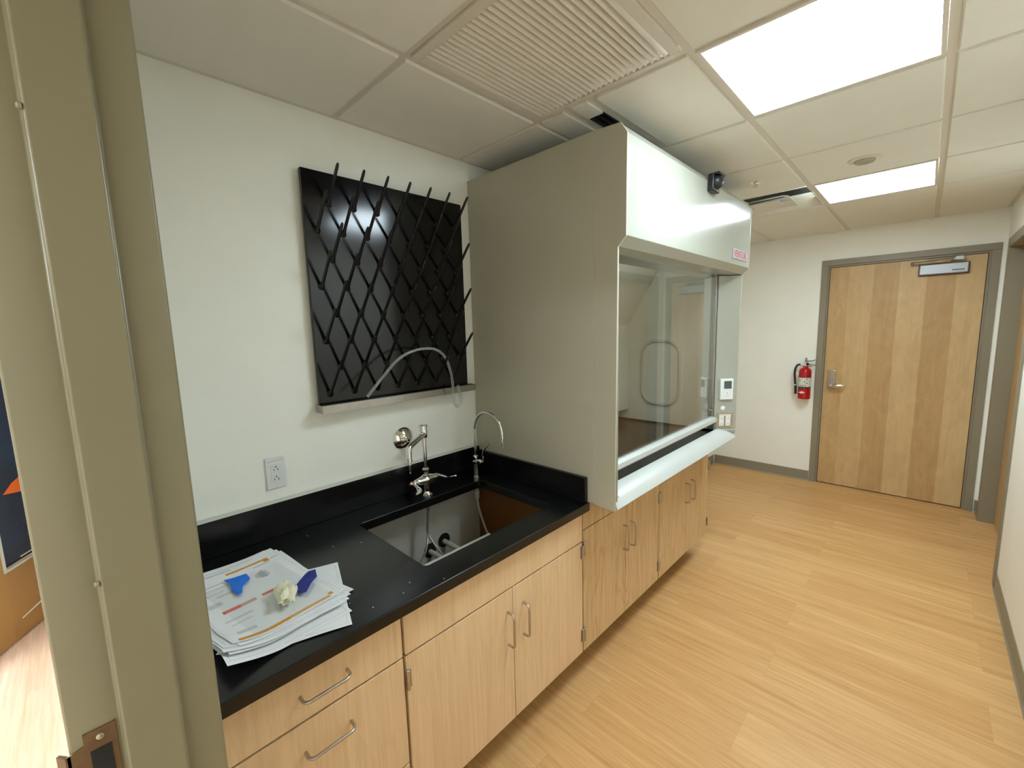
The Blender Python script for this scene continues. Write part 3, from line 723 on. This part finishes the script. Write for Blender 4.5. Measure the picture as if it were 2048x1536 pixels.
# ================================================================== DRYING RACK
def rack():
    t = thing('drying_rack', (0, 1.012, 1.31), 'black wall drying rack with rows of slanted pegs and a steel drip tray', 'drying rack')
    y0, y1, z0, z1 = .643, 1.381, 1.338, 2.208
    MB().box(.012, .031, y0, y1, z0, z1).build('board', 'rackblk', t, bevel=.0015)
    for q in (y0+.03, y1-.06): MB().box(.0005, .012, q, q+.03, z0+.05, z1-.05).build('wall_spacer', 'rackblk', t, smooth=False)
    mb = MB(); yy0, yy1 = y0-.008, y1+.018
    mb.box(.008, .072, yy0, yy1, 1.310, 1.312); mb.box(.070, .072, yy0, yy1, 1.312, 1.340); mb.box(.008, .010, yy0, yy1, 1.312, 1.336)
    mb.box(.010, .070, yy0, yy0+.002, 1.312, 1.340); mb.box(.010, .070, yy1-.002, yy1, 1.312, 1.340)
    mb.build('drip_tray', 'steel', t, smooth=False)
    # one peg
    d = Vector((.105, 0, .120)).normalized(); L = .158
    mb = MB(); mb.lathe((0, 0, 0), [(.0125, 0), (.0125, .003), (.009, .005), (.006, .010)], (1, 0, 0), 18)
    b0 = Vector((.004, 0, 0)); P = [b0, b0+d*.012, b0+d*.02]+[b0+d*(L*s) for s in (.3, .6, .9, .97, 1.0)]
    mb.tube(P, [.0085, .0078, .0062, .0060, .0058, .0056, .0048, .0025], 12)
    peg = mb.build('peg', 'peg', t)
    first = True
    for r in range(8):
        ys = .735 if r % 2 == 0 else .685
        for k in range(7):
            loc = Vector((.031, ys+.1*k, 2.094-.1023*r))
            o = peg if first else peg.copy()
            if not first: C.objects.link(o)
            first = False
            o.parent = t; o.matrix_parent_inverse = parent_inv(t); o.location = loc
rack()
mb = MB(); P = smoothpath([(.150, .778, 1.366), (.130, .875, 1.449), (.125, .948, 1.505), (.125, 1.035, 1.533), (.122, 1.126, 1.529), (.12, 1.185, 1.482), (.118, 1.215, 1.392), (.105, 1.228, 1.315), (.100, 1.240, 1.262), (.098, 1.262, 1.248), (.096, 1.277, 1.275), (.092, 1.275, 1.318), (.086, 1.274, 1.350)], 8)
mb.tube(P, .0058, 12)
tag(mb.build('clear_hose', 'tube'), 'clear plastic drain hose draped over the pegs of the drying rack', 'hose')

# ================================================================== FUME HOOD
def hood():
    t = thing('fume_hood', (.42, 2.2, .873), 'large off-white laboratory fume hood with glass sash standing on wooden cabinets', 'fume hood')
    Y0, Y1 = YH+.0005, YHE
    MB().box(.002, .731, Y0, Y0+.012, .874, 2.338).build('side_panel', 'hood_side', t, bevel=.0012)
    MB().box(.002, .731, Y1-.012, Y1, .874, 2.338).build('side_panel', 'hood_side', t, bevel=.0012)
    endp = [(.735, .870), (.832, .866), (.841, 1.902), (.875, 1.938), (.877, 2.292), (.850, 2.332), (.735, 2.338)]
    MB().prism(endp, Y0, Y0+.010).build('end_panel', 'hood_side', t, bevel=.001)
    MB().prism(endp, Y1-.010, Y1).build('end_panel', 'hood_side', t, bevel=.001)
    MB().box(.7312, .7348, Y0-.0003, Y0+.008, .874, 2.336).build('seam_bright_line', 'sill', t, smooth=False)  # pale strip added for the bright line along the hood seam
    # angled front posts
    a = Y0+.0102; b = Y1-.0102
    MB().prism([(.735, a), (.838, a), (.838, a+.004), (.742, a+.100), (.735, a+.100)], .905, 1.900, 'z').build('front_post', 'hood', t, bevel=.001)
    MB().prism([(.735, b), (.735, b-.100), (.742, b-.100), (.838, b-.004), (.838, b)], .905, 1.900, 'z').build('front_post', 'hood', t, bevel=.001)
    # metal sash tracks
    for q0, q1 in ((a, a+.115), (b-.115, b)): MB().box(.700, .734, q0, q1, .93, 1.930).build('sash_track', 'steel', t, bevel=.001)
    # header
    MB().prism([(.745, 2.334), (.848, 2.330), (.875, 2.292), (.873, 1.940), (.840, 1.904), (.745, 1.904), (.745, 1.912), (.836, 1.912), (.862, 1.944), (.864, 2.288), (.842, 2.318), (.745, 2.322)], a, b).build('header', 'hood', t, bevel=.002)
    MB().box(.002, .744, Y0+.0122, Y1-.0122, 2.325, 2.334).build('roof', 'hood_side', t, smooth=False)
    # cavity
    MB().box(.012, .020, a+.04, b-.04, .93, 2.30).build('back_liner', 'liner', t, smooth=False)
    MB().prism([(.12, 1.00), (.12, 1.62), (.34, 1.98), (.35, 1.975), (.13, 1.617), (.13, 1.00)], a+.06, b-.06).build('baffle', 'liner', t, smooth=False)
    mb = MB(); mb.box(.02, .699, a+.02, a+.03, .93, 2.30); mb.build('side_liner', 'liner', t, smooth=False)
    mb = MB(); mb.box(.02, .699, b-.11, b-.10, .93, 2.30); o = mb.build('side_liner', 'liner', t, smooth=False)
    yy = b-.110; rr = .10; pts = []
    for cx, cz, a0 in ((.51-rr, 1.50-rr, 0), (.24+rr, 1.50-rr, 90), (.24+rr, 1.06+rr, 180), (.51-rr, 1.06+rr, 270)):
        for i in range(8): an = R(a0+90*i/7); pts.append((cx+rr*math.cos(an), yy-.004, cz+rr*math.sin(an)))
    MB().tube(pts+[pts[0]], .010, 10, caps=False).build('access_panel_gasket', 'sill', o)
    MB().prism([(p[0], p[2]) for p in pts], yy-.003, yy-.0005).build('access_panel', 'liner', o, smooth=False)
    MB().box(.02, .70, a+.03, b-.11, 2.27, 2.278).build('inner_ceiling', 'liner', t, smooth=False)
    MB().box(.56, .68, a+.25, b-.35, 2.252, 2.262).build('added_fill_lamp', 'hood_fill', t, smooth=False)  # unseen lamp added to brighten the inside of the hood
    MB().box(.004, .752, a, b, .893, .918).build('work_surface', 'epoxy', t, bevel=.002)
    MB().prism([(.754, .893), (.754, .936), (.800, .922), (.832, .892), (.842, .874), (.836, .868), (.822, .874), (.800, .893)], a, b-.001).build('airfoil_sill', 'sill', t, bevel=.0015)
    for s, ya in ((1, a), (-1, b)):
        MB().prism([(.756, ya+s*.001), (.756, ya+s*.112), (.838, ya+s*.012), (.838, ya+s*.001)], .923, .927, 'z').build('sill_corner_plate', 'sill', t, smooth=False)
    s = MB().box(.722, .728, a+.112, b-.112, 1.010, 1.940).build('sash_glass', 'glass', t, smooth=False)
    MB().prism([(.716, .980), (.716, 1.014), (.738, 1.014), (.756, 1.008), (.758, .986), (.752, .978)], a+.104, b-.104).build('sash_handle_bar', 'sill', t, bevel=.0015)
    MB().lathe((.730, a+.135, 1.03), [(.010, 0), (.010, .006), (.006, .008)], (1, 0, 0), 16).build('bumper', 'wht', t)
    MB().lathe((.730, b-.135, 1.06), [(.006, 0), (.006, .006), (.004, .008)], (1, 0, 0), 12).build('bumper', 'steel', t)
    # name plate
    xf = .8742
    pl = MB().box(xf, xf+.0025, 2.640, 2.900, 1.972, 2.026).build('name_plate', 'plate', t, bevel=.0006)
    cu = bpy.data.curves.new('txt', 'FONT'); cu.body = 'VENTURI'; cu.size = .058; cu.extrude = .0004; cu.align_x = 'CENTER'; cu.align_y = 'CENTER'
    to = bpy.data.objects.new('txt', cu); C.objects.link(to); bpy.context.view_layer.update()
    me = bpy.data.meshes.new_from_object(to); bpy.data.objects.remove(to)
    me.transform(planeM((xf+.0028, 2.770, 1.999), (0, 1, 0), (0, 0, 1), (1, 0, 0)) @ Matrix.Diagonal((.95, 1.0, 1, 1)))
    me.materials.clear(); me.materials.append(M['logo'])
    o = bpy.data.objects.new('lettering', me); C.objects.link(o); o.parent = pl; o.matrix_parent_inverse = parent_inv(pl)
hood()
# occupancy sensor
t = thing('motion_sensor', (.88, 2.27, 2.29), 'small black motion sensor on the upper front edge of the fume hood', 'sensor')
MB().box(.8765, .905, 2.225, 2.315, 2.245, 2.325).build('housing', 'blk', t, bevel=.006, seg=3)
mb = MB(); mb.lathe((.903, 2.270, 2.290), [(.036, 0), (.034, .010), (.028, .020), (.018, .027), (.001, .031)], (1, -.1, -.15), 24); mb.build('lens', 'blk', t)
MB().box(.900, .930, 2.228, 2.312, 2.316, 2.326).build('visor', 'blk', t, bevel=.002)
# controls on the angled post
n = Vector((1, -1, 0)).normalized(); u = Vector((1, 1, 0)).normalized()
def slant(s, z):   # s = distance along the post face from its inner edge
    b = YHE-.0107
    return Vector((.742, b-.100, 0))+u*s+Vector((0, 0, z))+n*.0004
MT = planeM(slant(.062, 1.192), u, (0, 0, 1), n)
t = thing('airflow_monitor', slant(.062, 1.13), 'white airflow monitor with a grey screen on the right post of the fume hood', 'control panel')
MB().box(-.041, .041, -.066, .066, 0, .020).xform(MT).build('case', 'wht', t, bevel=.003)
MB().box(-.019, .029, .004, .053, .0202, .0208).xform(MT).build('screen', 'lcd', t, smooth=False)
mb = MB(); mb.lathe((.002, -.024, .0202), [(.004, 0), (.004, .001)], (0, 0, 1), 12); mb.box(-.016, -.010, -.009, -.007, .0202, .0206); mb.box(.016, .024, -.009, -.007, .0202, .0206); mb.box(-.008, .014, -.044, -.042, .0202, .0206)
mb.xform(MT).build('button', 'ink', t, smooth=False)
MT = planeM(slant(.050, 1.068), u, (0, 0, 1), n)
tag(MB().lathe((0, 0, 0), [(.015, 0), (.015, .002), (.012, .004)], (0, 0, 1), 24).xform(MT).build('plug_button', 'wht'), 'round white plug between the monitor and outlet on the hood post', 'cap')
MT = planeM(slant(.062, .988), u, (0, 0, 1), n)
t = thing('double_outlet', slant(.062, .94), 'tan plate with two white duplex receptacles at the foot of the hood post', 'outlet')
MB().box(-.054, .056, -.049, .049, 0, .004).xform(MT).build('cover_plate', 'tan', t, bevel=.0012)
for cx in (-.020, .022):
    a, b = MB(), MB(); receptacle(a, b, cx, -.002, .030, .066, .004); r_ = a.xform(MT).build('receptacle', 'wht', t, bevel=.0005); b.xform(MT).build('slots', 'dark', r_, smooth=False)
MB().box(-.036, .040, .030, .040, .0041, .0058).xform(MT).build('label_strip', 'labelw', t, smooth=False)
MB().box(.040, .052, -.046, -.038, .0041, .0046).xform(MT).build('sticker', 'gold', t, smooth=False)

# ================================================================== FIRE EXTINGUISHER
def extinguisher():
    x, y, z = .855, 5.000, .846
    t = thing('fire_extinguisher', (x, y, z), 'red fire extinguisher with black hose hanging on the wall left of the wooden door', 'fire extinguisher')
    MB().lathe((x, y, z), [(.046, 0), (.052, .006), (.052, .262), (.049, .280), (.040, .296), (.026, .306), (.017, .312), (.016, .325)], k=40).build('cylinder', 'red', t)
    def band(z0, z1, a0, a1, mat, name, r=.0526):
        mb = MB(); n = 24; A, B = [], []
        for i in range(n+1):
            an = R(a0+(a1-a0)*i/n); A.append(mb.b.verts.new((x+r*math.cos(an), y+r*math.sin(an), z0))); B.append(mb.b.verts.new((x+r*math.cos(an), y+r*math.sin(an), z1)))
        for i in range(n): mb._f([A[i], A[i+1], B[i+1], B[i]])
        return mb.build(name, mat, t)
    lb = band(z+.122, z+.212, -170, 10, 'labelw', 'instruction_label')
    band(z+.212, z+.218, -180, 180, 'blk', 'black_band'); band(z+.108, z+.122, -180, 180, 'blk', 'strap')
    mb = MB(); r = .0532
    def mark(a, zz, w, h):
        n0, n1 = R(a-w), R(a+w); mb.poly([(x+r*math.cos(n0), y+r*math.sin(n0), zz-h), (x+r*math.cos(n1), y+r*math.sin(n1), zz-h), (x+r*math.cos(n1), y+r*math.sin(n1), zz+h), (x+r*math.cos(n0), y+r*math.sin(n0), zz+h)])
    for a in (-120, -98, -72): mark(a, z+.133, 6, .004)
    mark(-80, z+.176, 3, .008); mark(-62, z+.160, 4, .007); mark(-62, z+.195, 4, .006); mark(-130, z+.19, 9, .0015); mark(-130, z+.18, 9, .0015)
    mb.build('label_print', 'blk', lb, smooth=False)
    mb = MB(); mb.prism([(x-.040, z+.068), (x-.008, z+.080), (x+.018, z+.066), (x-.012, z+.055)], y-.0535, y-.0527); lg = mb.build('logo_diamond', 'labelw', t, smooth=False)
    mb = MB(); mb.lathe((x, y, z+.322), [(.013, 0), (.013, .020), (.018, .022), (.018, .040), (.012, .044)], k=18); mb.tube([(x-.045, y-.006, z+.338), (x, y, z+.338)], .008, 12); mb.build('valve', 'chrome', t)
    mb = MB(); mb.prism([(x-.008, z+.362), (x+.06, z+.372), (x+.095, z+.392), (x+.095, z+.398), (x+.055, z+.382), (x+.012, z+.378), (x+.010, z+.405), (x-.006, z+.405)], y-.008, y+.008)
    mb.prism([(x+.006, z+.350), (x+.09, z+.338), (x+.09, z+.331), (x+.006, z+.340)], y-.007, y+.007); mb.build('squeeze_handle', 'steel', t, smooth=False)
    mb = MB(); mb.lathe((x+.020, y-.016, z+.345), [(.012, 0), (.012, .008)], (0, -1, 0), 14); mb.build('gauge', 'blk', t)
    mb = MB(); tube_curve(mb, [(x-.042, y-.008, z+.338), (x-.066, y-.012, z+.330), (x-.082, y-.014, z+.290), (x-.084, y-.014, z+.235), (x-.078, y-.014, z+.17), (x-.074, y-.014, z+.130)], .0098, 12, 6)
    h = mb.build('hose', 'rubber', t)
    MB().tube([(x-.074, y-.014, z+.135), (x-.072, y-.014, z+.118), (x-.068, y-.014, z+.045)], [.009, .012, .0115], 14).build('nozzle', 'blk', h)
    MB().tube([(x-.0745, y-.014, z+.142), (x-.074, y-.014, z+.128)], .0105, 12).build('hose_ferrule', 'steel', h)
    mb = MB(); mb.box(x-.012, x+.012, y+.050, YE-.0005, z+.12, z+.33); mb.box(x-.012, x+.012, y+.008, y+.05, z+.328, z+.332); mb.build('bracket', 'steel', t, smooth=False)
extinguisher()

# ================================================================== PAPERS
def sheet(name, cx, cy, ang, z, W=.432, D=.279, curl=None, mats='paper', prints=(), label='', group=None, nx=24, ny=16, bow=.0):
    """thin sheet with real thickness; prints = (u0,u1,v0,v1,material index)"""
    ca, sa = math.cos(R(ang)), math.sin(R(ang)); mb = MB(); th = .00035
    def hgt(u, v):
        lx, ly = (u-.5)*W, (v-.5)*D; X, Y = cx+lx*ca-ly*sa, cy+lx*sa+ly*ca
        h = .0016*(1+math.sin(X*17+Y*9))*(.4+.6*math.sin(Y*13)**2)
        d = math.hypot(X-.625, Y-.12)
        if d < .16: h += .052*(1-d/.16)**1.6
        d = math.hypot(X-.14, Y-.12)
        if d < .20: h += .020*(1-d/.20)**1.6
        return h
    def P(u, v, e=0.):
        lx, ly = (u-.5)*W, (v-.5)*D
        return (cx+lx*ca-ly*sa, cy+lx*sa+ly*ca, z+hgt(u, v)+e)
    T = [[mb.b.verts.new(P(i/nx, j/ny, th)) for j in range(ny+1)] for i in range(nx+1)]
    B = [[mb.b.verts.new(P(i/nx, j/ny)) for j in range(ny+1)] for i in range(nx+1)]
    for i in range(nx):
        for j in range(ny):
            mb._f([T[i][j], T[i+1][j], T[i+1][j+1], T[i][j+1]]); mb._f([B[i][j], B[i][j+1], B[i+1][j+1], B[i+1][j]])
    for i in range(nx):
        mb._f([T[i][0], B[i][0], B[i+1][0], T[i+1][0]]); mb._f([T[i][ny], T[i+1][ny], B[i+1][ny], B[i][ny]])
    for j in range(ny):
        mb._f([T[0][j], T[0][j+1], B[0][j+1], B[0][j]]); mb._f([T[nx][j], B[nx][j], B[nx][j+1], T[nx][j+1]])
    for (u0, u1, v0, v1, mi) in prints:
        mb.mi = mi; k = max(1, int((u1-u0)*nx)); q = max(1, int((v1-v0)*ny))
        g = [[mb.b.verts.new(P(u0+(u1-u0)*i/k, v0+(v1-v0)*j/q, th+.00025)) for j in range(q+1)] for i in range(k+1)]
        for i in range(k):
            for j in range(q): mb._f([g[i][j], g[i+1][j], g[i+1][j+1], g[i][j+1]])
    mb.mi = 0
    o = mb.build(name, mats if isinstance(mats, list) else [mats, 'ink', 'inkfaint']); return tag(o, label, 'paper', group)
PM = ['paper', 'inkfaint', 'orange', 'printred', 'ink', 'orange2', 'printpink']
def border(m=.03, w=.004, mi=1):
    return [(m, 1-m, m, m+w, mi), (m, 1-m, 1-m-w, 1-m, mi), (m, m+w*.7, m, 1-m, mi), (1-m-w*.7, 1-m, m, 1-m, mi)]
zb = ZC+.0006
curlB = [(.86, .0, .16, .030), (1.0, .12, .10, .018)]
G = 'sheets stacked under the top drawing'
# lowest sheet: its near corner rolls up
sheet('paper_sheet', .4835, .337, -18, zb, W=.34, D=.285, curl=[(1.0, .0, .20, .034)], mats=PM, prints=border()+[(.5, .92, .15, .8, 1)][:0],
      label='bottom sheet of the stack, skewed so a bare corner juts out at the back')
sheet('paper_sheet', .432, .290, 3, zb+.0012, W=.432, D=.285, mats=PM, prints=border(), label='white sheet low in the stack whose near corner curls up toward the worktop edge')
sheet('paper_sheet', .372, .310, 13, zb+.0024, W=.432, D=.27, mats=PM, prints=border(), label='white sheet third from the bottom of the stack, turned toward the fume hood')
zz = zb+.0042
for i in range(9):
    a = 6+random.uniform(-3, 6); dx = random.uniform(-.008, .020); dy = random.uniform(-.010, .010)
    sheet('paper_sheet', .385+dx, .290+dy, a, zz, bow=1.0, mats=PM, prints=border(), curl=[(0, 0, .22, .010)],
          label='white drawing sheet in the middle of the paper stack, only its edges showing', group=G); zz += .0013
sheet('paper_sheet', .372, .286, 12, zz, bow=1.0, mats=PM, prints=border(), curl=[(0, 0, .25, .012)], label='white drawing sheet just under the top one, turned slightly clockwise of it'); zz += .0022
top = [(.035, .97, .045, .085, 2), (.10, .40, .90, .935, 2), (.945, .975, .14, .20, 2), (.42, .97, .045, .085, 5)][0:1]
pr = [(.45, .985, .03, .075, 2), (.86, .905, .84, .875, 2)]
pr = [(.975, .99, .05, .05, 2)][:0]
# u runs along the long side (wall side to worktop edge), v toward the fume hood
pr += [(.955, .985, .06, .50, 2), (.955, .985, .50, .90, 5), (.93, .96, .905, .95, 2),     # orange band on the edge nearest the room
       (.13, .155, .42, .80, 2), (.13, .19, .80, .86, 2),                                  # orange line at the wall side
       (.58, .615, .14, .30, 3), (.58, .615, .30, .44, 6), (.58, .61, .50, .66, 3),        # red bars
       (.315, .375, .60, .635, 1), (.30, .39, .635, .665, 4), (.29, .40, .665, .70, 4), (.30, .39, .70, .73, 1), (.05, .06, .10, .75, 1), (.08, .10, .2, .5, 1), (.22, .235, .12, .35, 1), (.27, .28, .12, .38, 1), (.33, .34, .10, .30, 1), (.38, .40, .2, .42, 1),
       (.45, .50, .08, .20, 1), (.20, .215, .66, .84, 1), (.16, .17, .88, .96, 4), (.70, .715, .10, .34, 1), (.76, .77, .12, .30, 1), (.86, .90, .10, .26, 1), (.66, .672, .72, .80, 4)]
sheet('drawing_sheet', .368, .290, 7, zz, D=.268, bow=1.0, mats=PM, prints=pr+border(.015, .003), label='top sheet of the stack, printed with orange lines and red bars'); zz += .0012
TOPZ = zz
# clear film
sheet('plastic_film', .420, .305, 10, TOPZ+.0015, W=.30, D=.20, bow=3.0, mats=['film'], label='clear plastic film lying over the middle of the top drawing')
bpy.data.objects['plastic_film']['category'] = 'plastic film'
# torn tape and crumpled paper
def flat_piece(name, mat, pts, z, lab, cat, lift=.004):
    mb = MB(); n = len(pts); cx = sum(p[0] for p in pts)/n; cy = sum(p[1] for p in pts)/n
    hs = [z+lift*(.2+.8*((i*7) % 5)/4) for i in range(n)]
    T = [mb.b.verts.new((p[0], p[1], h+.0004)) for p, h in zip(pts, hs)]; B = [mb.b.verts.new((p[0], p[1], h)) for p, h in zip(pts, hs)]
    ct = mb.b.verts.new((cx, cy, z+lift+.0014)); cb = mb.b.verts.new((cx, cy, z+lift+.001))
    for i in range(n):
        j = (i+1) % n; mb._f([T[i], T[j], ct]); mb._f([B[j], B[i], cb]); mb._f([T[i], B[i], B[j], T[j]])
    return tag(mb.build(name, mat, smooth=False), lab, cat)
flat_piece('tape_scrap', 'blue', [(.252, .238), (.262, .262), (.268, .292), (.300, .294), (.318, .282), (.325, .268), (.366, .258), (.372, .247), (.330, .240), (.290, .245)], TOPZ+.0045, 'bright blue scrap of tape on the left part of the top drawing', 'tape')
flat_piece('tape_scrap', 'navy', [(.492, .362), (.505, .378), (.478, .402), (.446, .430), (.410, .440), (.395, .425), (.412, .408), (.440, .385), (.448, .370)], TOPZ+.0045, 'dark blue crumpled tape scrap beside the crumpled cream paper', 'tape', .010)
def crumple():
    bm = bmesh.new(); bmesh.ops.create_icosphere(bm, subdivisions=3, radius=1.0); rnd = random.Random(5)
    for v in bm.verts:
        d = v.co.normalized(); k = 1+.16*math.sin(6*d.x+3*d.y)+.14*math.sin(7*d.y-5*d.z+1)+.13*rnd.uniform(-1, 1)
        v.co = Vector((d.x*.052*k, d.y*.024*k, d.z*.017*k+.016))
        v.co.z = max(v.co.z, 0)
    bmesh.ops.transform(bm, matrix=Matrix.Translation((.490, .332, TOPZ+.0075)) @ Matrix.Rotation(R(-10), 4, 'Z'), verts=bm.verts)
    mb = MB(); mb.b.free(); mb.b = bm
    tag(mb.build('crumpled_paper', 'cream', smooth=False), 'crumpled ball of cream masking paper on top of the drawings', 'paper scrap')
crumple()
